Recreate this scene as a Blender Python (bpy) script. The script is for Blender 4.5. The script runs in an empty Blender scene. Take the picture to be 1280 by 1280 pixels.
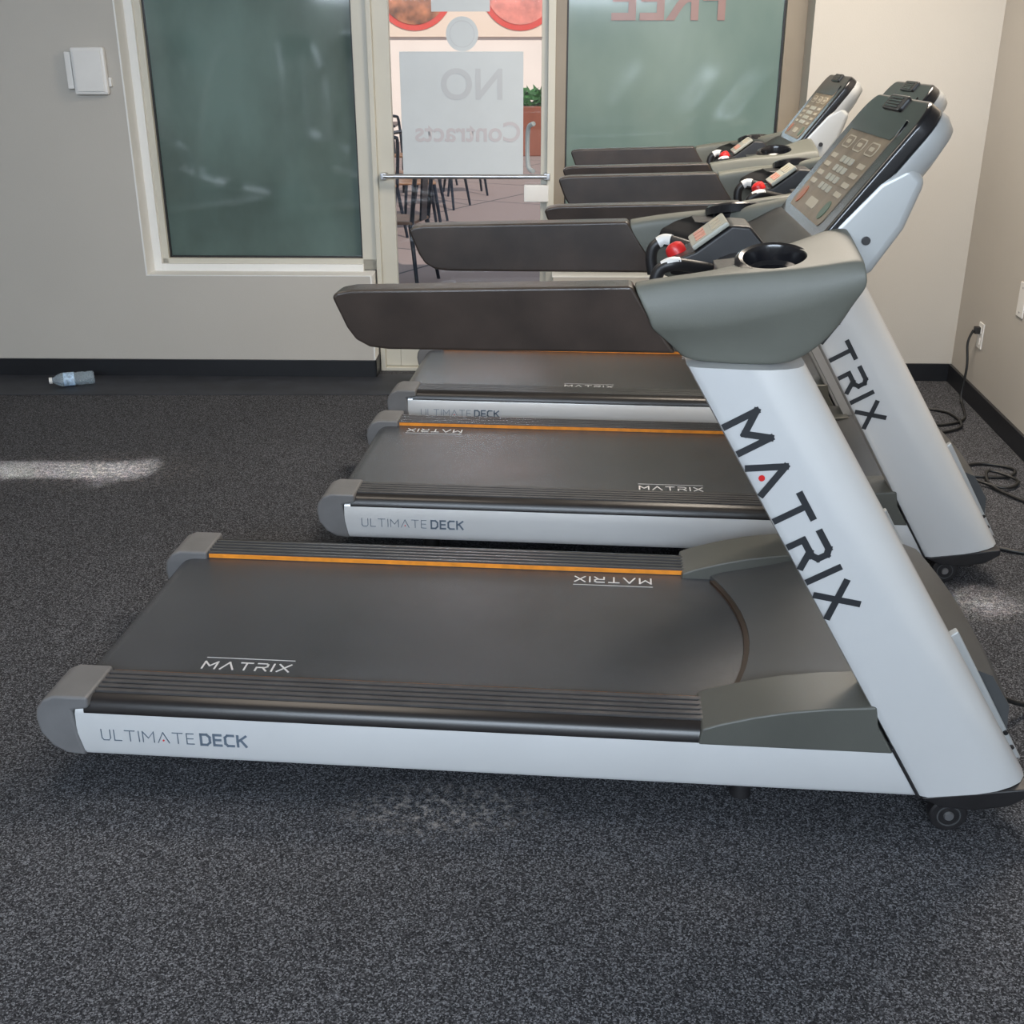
import bpy, bmesh, math, random
from mathutils import Vector, Matrix
random.seed(4)
scene = bpy.context.scene
COL = scene.collection
scene.view_settings.view_transform = 'Standard'

# ------------------------------------------------------------------ materials
def new_mat(name):
    m = bpy.data.materials.new(name); m.use_nodes = True
    nt = m.node_tree
    return m, nt, nt.nodes['Principled BSDF']

def mat(name, col, rough=0.5, metal=0.0, var=0.0, vscale=8.0, bump=0.0, bscale=400.0, emit=0.0, spec=0.5, coat=0.0):
    m, nt, b = new_mat(name)
    b.inputs['Base Color'].default_value = (*col, 1)
    b.inputs['Roughness'].default_value = rough
    b.inputs['Metallic'].default_value = metal
    b.inputs['Specular IOR Level'].default_value = spec
    b.inputs['Coat Weight'].default_value = coat
    tc = nt.nodes.new('ShaderNodeTexCoord')
    n = nt.nodes.new('ShaderNodeTexNoise'); n.inputs['Scale'].default_value = vscale
    n.inputs['Detail'].default_value = 5
    nt.links.new(tc.outputs['Object'], n.inputs['Vector'])
    r = nt.nodes.new('ShaderNodeValToRGB')
    r.color_ramp.elements[0].position = 0.3; r.color_ramp.elements[1].position = 0.7
    r.color_ramp.elements[0].color = (*[c*(1-var) for c in col], 1)
    r.color_ramp.elements[1].color = (*[min(1, c*(1+var)) for c in col], 1)
    nt.links.new(n.outputs['Fac'], r.inputs['Fac'])
    nt.links.new(r.outputs['Color'], b.inputs['Base Color'])
    if bump:
        n2 = nt.nodes.new('ShaderNodeTexNoise'); n2.inputs['Scale'].default_value = bscale
        nt.links.new(tc.outputs['Object'], n2.inputs['Vector'])
        bp = nt.nodes.new('ShaderNodeBump'); bp.inputs['Strength'].default_value = bump
        bp.inputs['Distance'].default_value = 0.002
        nt.links.new(n2.outputs['Fac'], bp.inputs['Height'])
        nt.links.new(bp.outputs['Normal'], b.inputs['Normal'])
    return m

M_SILVER = mat('silver_paint', (0.76, 0.765, 0.77), 0.26, 0.38, 0.03, 3)
M_SILVER2 = mat('console_silver', (0.42, 0.43, 0.43), 0.36, 0.25, 0.03, 3)
M_OLIVE = mat('olive_grey_plastic', (0.122, 0.126, 0.108), 0.50, 0, 0.08, 5, 0.15, 600)
M_COVER = mat('cover_grey_plastic', (0.085, 0.086, 0.076), 0.42, 0, 0.08, 5, 0.15, 600)
M_CAP = mat('end_cap_grey', (0.15, 0.148, 0.15), 0.45, 0, 0.1, 12, 0.3, 900)
M_BLACK = mat('black_plastic', (0.014, 0.013, 0.014), 0.42, 0, 0.2, 20, 0.15, 700)
M_RAIL = mat('handrail_rubber', (0.040, 0.028, 0.022), 0.29, 0, 0.35, 9, 0.25, 900, spec=.6)
M_GLOSS = mat('gloss_black', (0.009, 0.009, 0.011), 0.20, 0, 0.2, 20)
M_RIB = mat('ribbed_foot_rail', (0.105, 0.100, 0.100), 0.25, 0.35, 0.10, 20, 0.15, 500)
M_EDGE = mat('rail_edge_black', (0.014, 0.012, 0.012), 0.32, 0, 0.2, 10)
M_ORANGE = mat('orange_stripe', (0.80, 0.27, 0.02), 0.5, 0, 0.15, 30)
M_HOOD = mat('motor_hood_grey', (0.060, 0.062, 0.064), 0.40, 0, 0.1, 5, 0.1, 600)
M_INK = mat('dark_lettering', (0.022, 0.024, 0.028), 0.4, 0, 0.05, 5)
M_INKG = mat('grey_lettering', (0.11, 0.14, 0.18), 0.4, 0, 0.05, 5)
M_WHITEINK = mat('white_lettering', (0.60, 0.60, 0.61), 0.5, 0, 0.1, 60)
M_RED = mat('red_plastic', (0.60, 0.02, 0.02), 0.35, 0, 0.1, 20)
M_KEY = mat('keypad_grey', (0.36, 0.36, 0.31), 0.45, 0, 0.05, 20)
M_PINK = mat('keypad_print', (0.55, 0.25, 0.18), 0.4, 0, 0.05, 20)
M_TAN = mat('overlay_tan', (0.185, 0.145, 0.10), 0.40, 0, 0.3, 12, spec=.25)
M_ICON = mat('overlay_print_cream', (0.42, 0.38, 0.30), 0.4, 0, 0.05, 20, spec=.25)
M_GREEN = mat('overlay_print_green', (0.05, 0.10, 0.06), 0.4)
M_ORD = mat('overlay_print_orange', (0.34, 0.10, 0.04), 0.4)
M_STEEL = mat('brushed_steel', (0.45, 0.45, 0.46), 0.35, 0.9, 0.05, 20)
M_WHITE = mat('white_plastic', (0.72, 0.71, 0.69), 0.4, 0, 0.03, 8)
M_FRAME = mat('cream_window_frame', (0.54, 0.52, 0.45), 0.45, 0, 0.04, 4)
M_FRAMEB = mat('bronze_window_frame', (0.24, 0.20, 0.15), 0.45, 0, 0.08, 4)
M_BASE = mat('black_rubber_base', (0.010, 0.011, 0.014), 0.4, 0, 0.2, 6)
M_CORD = mat('cord_rubber', (0.012, 0.012, 0.012), 0.45)
M_CHAIR = mat('black_metal', (0.012, 0.016, 0.028), 0.35, 0.4)
M_SEAT = mat('seat_wood', (0.26, 0.13, 0.07), 0.5, 0, 0.2, 10)
M_LEAF = mat('leaf_green', (0.03, 0.12, 0.025), 0.6, 0, 0.5, 20)
M_POT = mat('planter_brown', (0.25, 0.08, 0.05), 0.7, 0, 0.1, 6)

def wall_mat(name, col):
    return mat(name, col, 0.75, 0, 0.03, 1.5, 0.25, 160)
M_WALL = wall_mat('painted_wall', (0.48, 0.455, 0.415))
M_REVEAL = wall_mat('lit_wall_reveal', (0.74, 0.74, 0.72))  # wall paint whitened: reveals and sill have the light they catch in the colour
M_WALLE = wall_mat('painted_side_wall', (0.46, 0.43, 0.39))
M_CEIL = wall_mat('ceiling_paint', (0.7, 0.69, 0.66))

def floor_mat():
    m, nt, b = new_mat('speckled_rubber_floor')
    tc = nt.nodes.new('ShaderNodeTexCoord')
    vo = nt.nodes.new('ShaderNodeTexVoronoi'); vo.inputs['Scale'].default_value = 360; vo.inputs['Randomness'].default_value = 1
    n = nt.nodes.new('ShaderNodeTexNoise'); n.inputs['Scale'].default_value = 200; n.inputs['Detail'].default_value = 5
    n.inputs['Roughness'].default_value = 0.85
    nt.links.new(tc.outputs['Object'], n.inputs['Vector'])
    nt.links.new(tc.outputs['Object'], vo.inputs['Vector'])
    sep = nt.nodes.new('ShaderNodeSeparateColor'); nt.links.new(vo.outputs['Color'], sep.inputs[0])
    ma = nt.nodes.new('ShaderNodeMath'); ma.operation = 'MULTIPLY_ADD'; ma.inputs[1].default_value = 0.40
    nt.links.new(sep.outputs[0], ma.inputs[0])
    sc = nt.nodes.new('ShaderNodeMath'); sc.operation = 'MULTIPLY'; sc.inputs[1].default_value = 0.62
    nt.links.new(n.outputs['Fac'], sc.inputs[0]); nt.links.new(sc.outputs[0], ma.inputs[2])
    r = nt.nodes.new('ShaderNodeValToRGB')
    e = r.color_ramp.elements
    e[0].position = 0.36; e[0].color = (0.012, 0.012, 0.014, 1)
    e[1].position = 0.74; e[1].color = (0.20, 0.205, 0.225, 1)
    mid = e.new(0.56); mid.color = (0.050, 0.051, 0.057, 1)
    nt.links.new(ma.outputs[0], r.inputs['Fac'])
    n3 = nt.nodes.new('ShaderNodeTexNoise'); n3.inputs['Scale'].default_value = 1.3; n3.inputs['Detail'].default_value = 6
    nt.links.new(tc.outputs['Object'], n3.inputs['Vector'])
    def dust_sun_patch(cx, cy, sx, sy, amt):
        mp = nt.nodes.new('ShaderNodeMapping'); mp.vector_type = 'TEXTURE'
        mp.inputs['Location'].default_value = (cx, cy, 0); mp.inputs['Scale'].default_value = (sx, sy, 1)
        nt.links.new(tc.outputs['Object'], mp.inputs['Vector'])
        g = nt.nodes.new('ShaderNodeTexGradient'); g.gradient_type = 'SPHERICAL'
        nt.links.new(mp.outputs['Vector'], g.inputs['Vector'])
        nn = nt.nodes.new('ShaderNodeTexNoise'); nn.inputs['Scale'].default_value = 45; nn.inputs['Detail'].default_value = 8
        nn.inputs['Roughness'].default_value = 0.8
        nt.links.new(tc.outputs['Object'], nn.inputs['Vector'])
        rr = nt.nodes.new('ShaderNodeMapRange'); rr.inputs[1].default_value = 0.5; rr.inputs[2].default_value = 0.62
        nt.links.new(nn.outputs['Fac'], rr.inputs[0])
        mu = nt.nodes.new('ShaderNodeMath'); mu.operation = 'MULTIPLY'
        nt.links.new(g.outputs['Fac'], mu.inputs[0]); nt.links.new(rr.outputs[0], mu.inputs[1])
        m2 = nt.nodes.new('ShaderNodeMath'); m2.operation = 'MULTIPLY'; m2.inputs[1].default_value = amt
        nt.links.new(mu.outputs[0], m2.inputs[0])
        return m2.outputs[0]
    outs = [dust_sun_patch(-1.60, 4.12, 0.50, 0.26, 0.7), dust_sun_patch(-0.15, 2.00, 0.26, 0.11, 1.4), dust_sun_patch(1.40, 2.97, 0.2, 0.16, 0.5)]  # left: chalk dust plus painted sunlight; middle: chalk dust; right: painted sunlight
    acc = outs[0]
    for o in outs[1:]:
        a = nt.nodes.new('ShaderNodeMath'); a.operation = 'ADD'
        nt.links.new(acc, a.inputs[0]); nt.links.new(o, a.inputs[1]); acc = a.outputs[0]
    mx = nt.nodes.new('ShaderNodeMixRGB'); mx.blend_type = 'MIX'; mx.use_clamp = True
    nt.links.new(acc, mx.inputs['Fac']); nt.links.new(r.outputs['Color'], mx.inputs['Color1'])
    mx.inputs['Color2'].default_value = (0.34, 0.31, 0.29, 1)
    ml = nt.nodes.new('ShaderNodeMixRGB'); ml.blend_type = 'MULTIPLY'; ml.inputs['Fac'].default_value = 1
    rr = nt.nodes.new('ShaderNodeValToRGB'); rr.color_ramp.elements[0].color = (0.7, 0.7, 0.7, 1); rr.color_ramp.elements[1].color = (1.25, 1.25, 1.25, 1)
    nt.links.new(n3.outputs['Fac'], rr.inputs['Fac'])
    nt.links.new(mx.outputs['Color'], ml.inputs['Color1']); nt.links.new(rr.outputs['Color'], ml.inputs['Color2'])
    nt.links.new(ml.outputs['Color'], b.inputs['Base Color'])
    b.inputs['Roughness'].default_value = 0.85; b.inputs['Specular IOR Level'].default_value = .15
    bp = nt.nodes.new('ShaderNodeBump'); bp.inputs['Strength'].default_value = 0.3; bp.inputs['Distance'].default_value = 0.002
    nt.links.new(ma.outputs[0], bp.inputs['Height']); nt.links.new(bp.outputs['Normal'], b.inputs['Normal'])
    return m
M_FLOOR = floor_mat()
M_STRIP = mat('smooth_rubber_strip', (0.026, 0.029, 0.038), 0.6, 0, 0.3, 9, 0.2, 300)

def tint_glass(name, c1, c2, rough, scale, ior):
    m, nt, b = new_mat(name)
    tc = nt.nodes.new('ShaderNodeTexCoord')
    mp = nt.nodes.new('ShaderNodeMapping'); mp.inputs['Scale'].default_value = (1, 1, .6)
    n = nt.nodes.new('ShaderNodeTexNoise'); n.inputs['Scale'].default_value = scale; n.inputs['Detail'].default_value = 4
    nt.links.new(tc.outputs['Object'], mp.inputs['Vector']); nt.links.new(mp.outputs['Vector'], n.inputs['Vector'])
    r = nt.nodes.new('ShaderNodeValToRGB'); r.color_ramp.elements[0].position = 0.32; r.color_ramp.elements[1].position = 0.68
    r.color_ramp.elements[0].color = (*c1, 1); r.color_ramp.elements[1].color = (*c2, 1)
    nt.links.new(n.outputs['Fac'], r.inputs['Fac']); nt.links.new(r.outputs['Color'], b.inputs['Base Color'])
    b.inputs['Roughness'].default_value = rough
    b.inputs['Specular IOR Level'].default_value = .8; b.inputs['IOR'].default_value = ior
    return m
M_GLASS1 = tint_glass('tinted_glass_teal', (0.085, 0.120, 0.108), (0.145, 0.215, 0.20), 0.05, 2.4, 1.65)
M_GLASS2 = tint_glass('tinted_glass_pale', (0.14, 0.205, 0.19), (0.23, 0.30, 0.27), 0.09, 2.0, 1.42)

def clear_glass():
    m = bpy.data.materials.new('clear_glass'); m.use_nodes = True; nt = m.node_tree
    for n in list(nt.nodes): nt.nodes.remove(n)
    o = nt.nodes.new('ShaderNodeOutputMaterial'); mx = nt.nodes.new('ShaderNodeMixShader')
    t = nt.nodes.new('ShaderNodeBsdfTransparent'); t.inputs[0].default_value = (0.93, 0.95, 0.95, 1)
    g = nt.nodes.new('ShaderNodeBsdfGlossy'); g.inputs['Roughness'].default_value = 0.03
    mx.inputs[0].default_value = 0.06
    nt.links.new(t.outputs[0], mx.inputs[1]); nt.links.new(g.outputs[0], mx.inputs[2]); nt.links.new(mx.outputs[0], o.inputs[0])
    return m
M_CLEAR = clear_glass()

def bottle_mat():
    m, nt, b = new_mat('bottle_plastic')
    b.inputs['Base Color'].default_value = (0.75, 0.88, 0.97, 1)
    b.inputs['Transmission Weight'].default_value = 0.8
    b.inputs['Roughness'].default_value = 0.10; b.inputs['IOR'].default_value = 1.2
    tc = nt.nodes.new('ShaderNodeTexCoord'); n = nt.nodes.new('ShaderNodeTexNoise'); n.inputs['Scale'].default_value = 45
    bp = nt.nodes.new('ShaderNodeBump'); bp.inputs['Strength'].default_value = .7; bp.inputs['Distance'].default_value = .006
    nt.links.new(tc.outputs['Object'], n.inputs['Vector']); nt.links.new(n.outputs['Fac'], bp.inputs['Height']); nt.links.new(bp.outputs['Normal'], b.inputs['Normal'])
    return m
M_BOTTLE = bottle_mat()

# ------------------------------------------------------------------ mesh helpers
def finish(name, bm, m, parent=None, smooth=True, angle=32, mats=None, wn=True, local=None):
    bmesh.ops.recalc_face_normals(bm, faces=bm.faces)
    me = bpy.data.meshes.new(name); bm.to_mesh(me); bm.free()
    for mm in (mats or [m]): me.materials.append(mm)
    if smooth:
        me.polygons.foreach_set('use_smooth', [True]*len(me.polygons))
        me.set_sharp_from_angle(angle=math.radians(angle))
    ob = bpy.data.objects.new(name, me); COL.objects.link(ob)
    if parent: ob.parent = parent
    if wn and smooth:
        w = ob.modifiers.new('wn', 'WEIGHTED_NORMAL'); w.keep_sharp = True
    return ob

def bevel_bm(bm, w, seg=3, minang=25):
    if w <= 0: return
    bm.normal_update()
    es = [e for e in bm.edges if len(e.link_faces) == 2 and e.calc_face_angle(0) > math.radians(minang)]
    bmesh.ops.bevel(bm, geom=es, offset=w, segments=seg, profile=0.5, affect='EDGES', clamp_overlap=True)

def prism(name, pts, v0, v1, m, parent=None, bev=0.0, seg=3, fn=None, plane='uz'):
    bm = bmesh.new()
    def P(a, b, c):
        if plane == 'uz': p = (a, c, b)
        elif plane == 'xy': p = (a, b, c)
        else: p = (c, a, b)
        return fn(*p) if fn else p
    A = [bm.verts.new(P(a, b, v0)) for a, b in pts]
    B = [bm.verts.new(P(a, b, v1)) for a, b in pts]
    bm.faces.new(A); bm.faces.new(B)
    n = len(pts)
    for i in range(n): bm.faces.new((A[i], A[(i+1) % n], B[(i+1) % n], B[i]))
    bmesh.ops.recalc_face_normals(bm, faces=bm.faces)
    bevel_bm(bm, bev, seg)
    return finish(name, bm, m, parent)

def box(name, lo, hi, m, parent=None, bev=0.0, seg=2, fn=None):
    return prism(name, [(lo[0], lo[2]), (hi[0], lo[2]), (hi[0], hi[2]), (lo[0], hi[2])], lo[1], hi[1], m, parent, bev, seg, fn)

def loft(name, rings, m, parent=None, caps=True, closed=True, sub=0, angle=32, fn=None, ret_bm=False):
    bm = bmesh.new()
    R = [[bm.verts.new(fn(*p) if fn else p) for p in r] for r in rings]
    n = len(rings[0])
    for i in range(len(R)-1):
        for j in range(n if closed else n-1):
            bm.faces.new((R[i][j], R[i][(j+1) % n], R[i+1][(j+1) % n], R[i+1][j]))
    if caps:
        bm.faces.new(R[0]); bm.faces.new(R[-1])
    if ret_bm: return bm
    ob = finish(name, bm, m, parent, angle=angle, wn=(sub == 0))
    if sub:
        s = ob.modifiers.new('sub', 'SUBSURF'); s.levels = sub; s.render_levels = sub
    return ob

def cyl_bm(bm, p0, p1, r0, r1=None, n=24, caps=True):
    r1 = r0 if r1 is None else r1
    p0 = Vector(p0); p1 = Vector(p1); d = (p1-p0).normalized()
    a = d.orthogonal().normalized(); b = d.cross(a)
    A = []; B = []
    for i in range(n):
        t = 2*math.pi*i/n; o = a*math.cos(t)+b*math.sin(t)
        A.append(bm.verts.new(p0+o*r0)); B.append(bm.verts.new(p1+o*r1))
    for i in range(n): bm.faces.new((A[i], A[(i+1) % n], B[(i+1) % n], B[i]))
    if caps: bm.faces.new(A); bm.faces.new(B)

def cyl(name, p0, p1, r0, m, parent=None, r1=None, n=24, bev=0.0):
    bm = bmesh.new(); cyl_bm(bm, p0, p1, r0, r1, n)
    bevel_bm(bm, bev, 2, 40)
    return finish(name, bm, m, parent)

def revolve(name, prof, axis_o, axis_d, m, parent=None, n=28, closed_prof=False):
    bm = bmesh.new(); o = Vector(axis_o); d = Vector(axis_d).normalized()
    a = d.orthogonal().normalized(); b = d.cross(a)
    rings = []
    for r, h in prof:
        rings.append([bm.verts.new(o+d*h+(a*math.cos(2*math.pi*i/n)+b*math.sin(2*math.pi*i/n))*max(r, 1e-5)) for i in range(n)])
    k = len(rings)
    for i in range(k if closed_prof else k-1):
        q = (i+1) % k
        for j in range(n): bm.faces.new((rings[i][j], rings[i][(j+1) % n], rings[q][(j+1) % n], rings[q][j]))
    if not closed_prof:
        bm.faces.new(rings[0]); bm.faces.new(rings[-1])
    return finish(name, bm, m, parent)

def smooth_path(pts, k=8):
    P = [Vector(p) for p in pts]; out = []
    for i in range(len(P)-1):
        p0 = P[max(i-1, 0)]; p1 = P[i]; p2 = P[i+1]; p3 = P[min(i+2, len(P)-1)]
        for j in range(k):
            t = j/k
            out.append(0.5*((2*p1)+(-p0+p2)*t+(2*p0-5*p1+4*p2-p3)*t*t+(-p0+3*p1-3*p2+p3)*t**3))
    out.append(P[-1]); return out

def tube(name, pts, r, m, parent=None, k=8, n=10, sx=1.0):
    path = smooth_path(pts, k) if k > 1 else [Vector(p) for p in pts]
    bm = bmesh.new(); rings = []
    up = None
    for i, p in enumerate(path):
        d = (path[min(i+1, len(path)-1)]-path[max(i-1, 0)]).normalized()
        if up is None: up = d.orthogonal().normalized()
        up = (up-d*up.dot(d)).normalized(); s = d.cross(up)
        rr = r(i/(len(path)-1)) if callable(r) else r
        rings.append([bm.verts.new(p+(up*math.cos(2*math.pi*j/n)+s*math.sin(2*math.pi*j/n)*sx)*rr) for j in range(n)])
    for i in range(len(rings)-1):
        for j in range(n): bm.faces.new((rings[i][j], rings[i][(j+1) % n], rings[i+1][(j+1) % n], rings[i+1][j]))
    bm.faces.new(rings[0]); bm.faces.new(rings[-1])
    return finish(name, bm, m, parent, angle=50, wn=False)

GL = {
 'M': (0.95, [[(0, 0), (0, 1), (.475, .38), (.95, 1), (.95, 0)]]),
 'A': (0.95, [[(0, 0), (.475, 1), (.95, 0)]]),
 'T': (0.85, [[(0, 1), (.85, 1)], [(.425, 1), (.425, 0)]]),
 'R': (0.8, [[(0, 0), (0, .45), (.6, .45), (.78, .58), (.78, .87), (.62, 1), (0, 1)], [(.45, .45), (.8, 0)]]),
 'I': (0.0, [[(0, 0), (0, 1)]]),
 'X': (0.85, [[(0, 0), (.85, 1)], [(0, 1), (.85, 0)]]),
 'U': (0.75, [[(0, 1), (0, .2), (.15, 0), (.6, 0), (.75, .2), (.75, 1)]]),
 'L': (0.6, [[(0, 1), (0, 0), (.6, 0)]]),
 'E': (0.6, [[(.6, 1), (0, 1), (0, 0), (.6, 0)], [(0, .52), (.55, .52)]]),
 'D': (0.75, [[(0, 0), (0, 1), (.5, 1), (.75, .75), (.75, .25), (.5, 0), (0, 0)]]),
 'C': (0.7, [[(.7, 1), (.2, 1), (0, .8), (0, .2), (.2, 0), (.7, 0)]]),
 'K': (0.7, [[(0, 0), (0, 1)], [(.7, 1), (0, .45)], [(.25, .62), (.7, 0)]]),
}
def text_len(t, gap): return sum((0.5 if c == ' ' else GL[c][0]) + gap for c in t) - gap
def stroke_bm(bm, text, h, sw, o, dx, dy, nrm, th=0.0012, gap=0.42, dots=None, x0=0.0, lines=()):
    o = Vector(o); dx = Vector(dx).normalized(); dy = Vector(dy).normalized(); nrm = Vector(nrm).normalized()
    def seg(a, b, w):
        a = Vector(a)*h; b = Vector(b)*h; d = (b-a).normalized(); p = Vector((-d.y, d.x))*w/2
        a2 = a-d*w*0.45; b2 = b+d*w*0.45
        q = [a2-p, b2-p, b2+p, a2+p]
        lo = [bm.verts.new(o+dx*c.x+dy*c.y) for c in q]; hi = [bm.verts.new(o+dx*c.x+dy*c.y+nrm*th) for c in q]
        bm.faces.new(lo); bm.faces.new(hi)
        for i in range(4): bm.faces.new((lo[i], lo[(i+1) % 4], hi[(i+1) % 4], hi[i]))
    x = x0
    for c in text:
        if c == ' ': x += 0.5+gap; continue
        w, pls = GL[c]
        for pl in pls:
            for a, b in zip(pl[:-1], pl[1:]): seg((x+a[0], a[1]), (x+b[0], b[1]), sw)
        if c == 'A' and dots is not None: dots.append(o+dx*(x+.475)*h+dy*0.22*h)
        x += w+gap
    for (xa, xb, yy, w) in lines: seg((xa, yy), (xb, yy), w)
    return x

# ------------------------------------------------------------------ TREADMILL
W = 0.89
tm = bpy.data.objects.new('treadmill', None); COL.objects.link(tm)

def side_fn(s):
    return (lambda x, y, z: (x, y, z)) if s == 0 else (lambda x, y, z: (x, W-y, z))

def along(z):
    return 1.80-(z-0.085)*(0.53/0.905)

for s in (0, 1):
    F = side_fn(s)
    rings = []
    prof = [(.006, .085), (0.0, .095), (-.003, .14), (0.0, .188), (.006, .197), (.03, .197), (.03, .085)]
    for u in (0.0, 0.6, 1.2, None):
        rings.append([((along(z)-0.004) if u is None else u, v, z) for v, z in prof])
    sp = loft('side_panel', rings, M_SILVER, tm, fn=F)
    sp['label'] = 'long silver painted side panel with printed lettering'
    if s == 0:
        bm = bmesh.new(); dots = []
        x = stroke_bm(bm, 'ULTIMATE', .026, .0018, (.055, -.0034, .127), (1, 0, 0), (0, 0, 1), (0, -1, 0), gap=.34, dots=dots)
        finish('thin_lettering', bm, M_INKG, sp, smooth=False)
        bm = bmesh.new()
        stroke_bm(bm, 'DECK', .026, .0052, (.055, -.0034, .127), (1, 0, 0), (0, 0, 1), (0, -1, 0), gap=.36, x0=x+.28)
        finish('bold_lettering', bm, M_INKG, sp, smooth=False)
        bm = bmesh.new(); cyl_bm(bm, dots[0], dots[0]+Vector((0, -.0015, 0)), .002, n=12)
        finish('red_dot', bm, M_RED, sp, smooth=False)
    # ribbed foot rail
    pf = []
    nr = 5; v = .030; per = .019
    for i in range(nr):
        pf += [(v, .2150), (v+.0045, .2150), (v+.0055, .2275), (v+per-.004, .2285), (v+per-.003, .2150)]
        v += per
    edge = [(.001, .196), (.006, .212), (.016, .221), (.029, .2255), (.029, .19), (.001, .19)]
    prism('rail_edge', edge, .02, 1.36, M_EDGE, tm, plane='vz', fn=F)
    body = [(.029, .19)] + pf + [(.126, .226), (.1265, .199), (.1265, .19)]
    fr = prism('foot_rail', body, .02, 1.40, M_RIB, tm, plane='vz', fn=F)
    fr['label'] = 'dark ribbed foot rail beside the belt'
    box('accent_stripe', (.04, .1262, .2135), (1.38, .1280, .2250), M_ORANGE, tm, fn=F)
    # rear end cap
    cap = [(-.088, .172), (-.083, .138), (-.060, .105), (-.03, .088), (.012, .083), (.004, .13), (-.004, .198), (.035, .205), (.035, .233), (-.040, .233), (-.066, .222), (-.084, .198)]
    prism('rear_end_cap', cap, -.006, .135, M_CAP, tm, bev=.007, fn=F)
    # shoulder cover
    sh = [(1.34, .188), (1.345, .226), (1.38, .240), (1.45, .261), (1.52, .277), (1.60, .289), (1.69, .297), (1.698, .25), (1.735, .188)]
    prism('shoulder_cover', sh, -.004, .145, M_COVER, tm, bev=.005, fn=F)
    # upright
    rings = []
    for k in range(9):
        t = k/8
        L = Vector((1.27+.53*t, .99-.905*t)); Rr = Vector((1.49+.535*t, .985-.865*t))
        ring = []
        for wf, vv in ((0, .016), (.015, .003), (.08, -.0045), (.5, -.0060), (.68, -.001), (.82, .010), (.92, .024), (.98, .045), (1, .07), (1, .105), (0, .105)):
            p = L.lerp(Rr, wf); ring.append((p.x, vv, p.y))
        rings.append(ring)
    up = loft('upright', rings, M_SILVER, tm, fn=F, angle=40)
    up['label'] = 'slanted silver upright post with large dark lettering'
    box_b = [(1.803, .083), (2.022, .118), (2.024, .100), (1.985, .072), (1.92, .058), (1.85, .060)]
    prism('upright_foot', box_b, -.001, .107, M_BLACK, tm, bev=.004, fn=F)
    prism('seam_strip', [(along(.20)-.004, .20), (along(.20)+.002, .20), (1.803, .083), (1.797, .083)], -.0045, .02, M_BLACK, tm, fn=F)
    # lettering
    d = Vector((.505, 0, -.863)).normalized(); upd = Vector((.863, 0, .505)).normalized()
    hh = .062; GP = .55; TL = text_len('MATRIX', GP)*hh
    cen = Vector((1.485, 0, .705))
    yy = -.0064 if s == 0 else W+.0064
    if s == 0:
        o = cen-d*(TL/2)-upd*(hh/2); nn = (0, -1, 0); dd, uu = d, upd
    else:
        o = cen-d*(TL/2)+upd*(hh/2); nn = (0, 1, 0); dd, uu = d, -upd
    o.y = yy
    bm = bmesh.new(); dots = []
    stroke_bm(bm, 'MATRIX', hh, .0130, o, dd, uu, nn, dots=dots, gap=GP)
    finish('upright_lettering', bm, M_INK, up, smooth=False)
    bm = bmesh.new(); cyl_bm(bm, dots[0], dots[0]+Vector(nn)*.002, .006, n=16)
    finish('red_dot', bm, M_RED, up, smooth=False)
    # handrail
    hr = [(.622, 1.104), (.632, 1.112), (.66, 1.117), (1.165, 1.133), (1.20, 1.078), (1.25, 1.008), (.72, 1.004), (.685, 1.008), (.660, 1.022), (.645, 1.045)]
    def FR(x, y, z, F=F):
        k = (1.133-z)/.12
        return F(x, y+0.018*max(0, k) if y < .03 else y-.008*max(0, k), z)
    h = prism('handrail', hr, 0.0, .068, M_RAIL, tm, bev=.010, fn=FR)
    h['label'] = 'black rubber-covered handrail with a slanted end'
    # console arm (olive)
    st = [((1.168, 1.132), (1.20, 1.065), (1.25, 1.008), .066, 0),
          ((1.25, 1.146), (1.265, 1.062), (1.265, .995), .068, 0),
          ((1.34, 1.156), (1.34, 1.070), (1.31, .988), .085, .0),
          ((1.43, 1.164), (1.43, 1.090), (1.41, .985), .17, .02),
          ((1.50, 1.174), (1.505, 1.112), (1.46, .990), .20, .03),
          ((1.540, 1.182), (1.548, 1.130), (1.500, 1.015), .22, .035),
          ((1.562, 1.184), (1.570, 1.140), (1.535, 1.055), .22, .035),
          ((1.568, 1.178), (1.572, 1.150), (1.560, 1.10), .22, .035)]
    rings = []
    for i, (T, C, B, vi, lift) in enumerate(st):
        rings.append([(T[0], .008, T[1]-.003), (C[0]*.5+T[0]*.5, -.004, (C[1]+T[1])/2), (C[0], -.004, C[1]+.004), (C[0], 0.0, C[1]-.008),
                      ((C[0]+B[0])/2, .016, (C[1]+B[1])/2), (B[0], .026, B[1]+.004), (B[0], .036, B[1]),
                      (B[0], max(.06, vi*.45), B[1]), ((C[0]), vi*.9, C[1]), (T[0], vi, T[1]+lift-.02), (T[0], vi*.95, T[1]+lift), (T[0], vi*.5, T[1]+lift*.5), (T[0], .018, T[1]+.001)])
    r0 = rings[0]
    rings = [r0, [(x+.004, y, z) for x, y, z in r0]] + rings[1:]
    bm = loft('arm', rings, M_OLIVE, None, fn=F, ret_bm=True)
    bmesh.ops.recalc_face_normals(bm, faces=bm.faces)
    me = bpy.data.meshes.new('tmp'); bm.to_mesh(me); bm.free()
    tmp = bpy.data.objects.new('tmp', me); COL.objects.link(tmp)
    sm = tmp.modifiers.new('s', 'SUBSURF'); sm.levels = 3
    cc = Vector(F(1.420, .082, 1.165)); cn = Vector((-.06, -.26 if s == 0 else .26, 1)).normalized()
    bmc = bmesh.new(); cyl_bm(bmc, cc-cn*.034, cc+cn*.08, .056, .060, n=40)
    bmesh.ops.recalc_face_normals(bmc, faces=bmc.faces)
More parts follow.
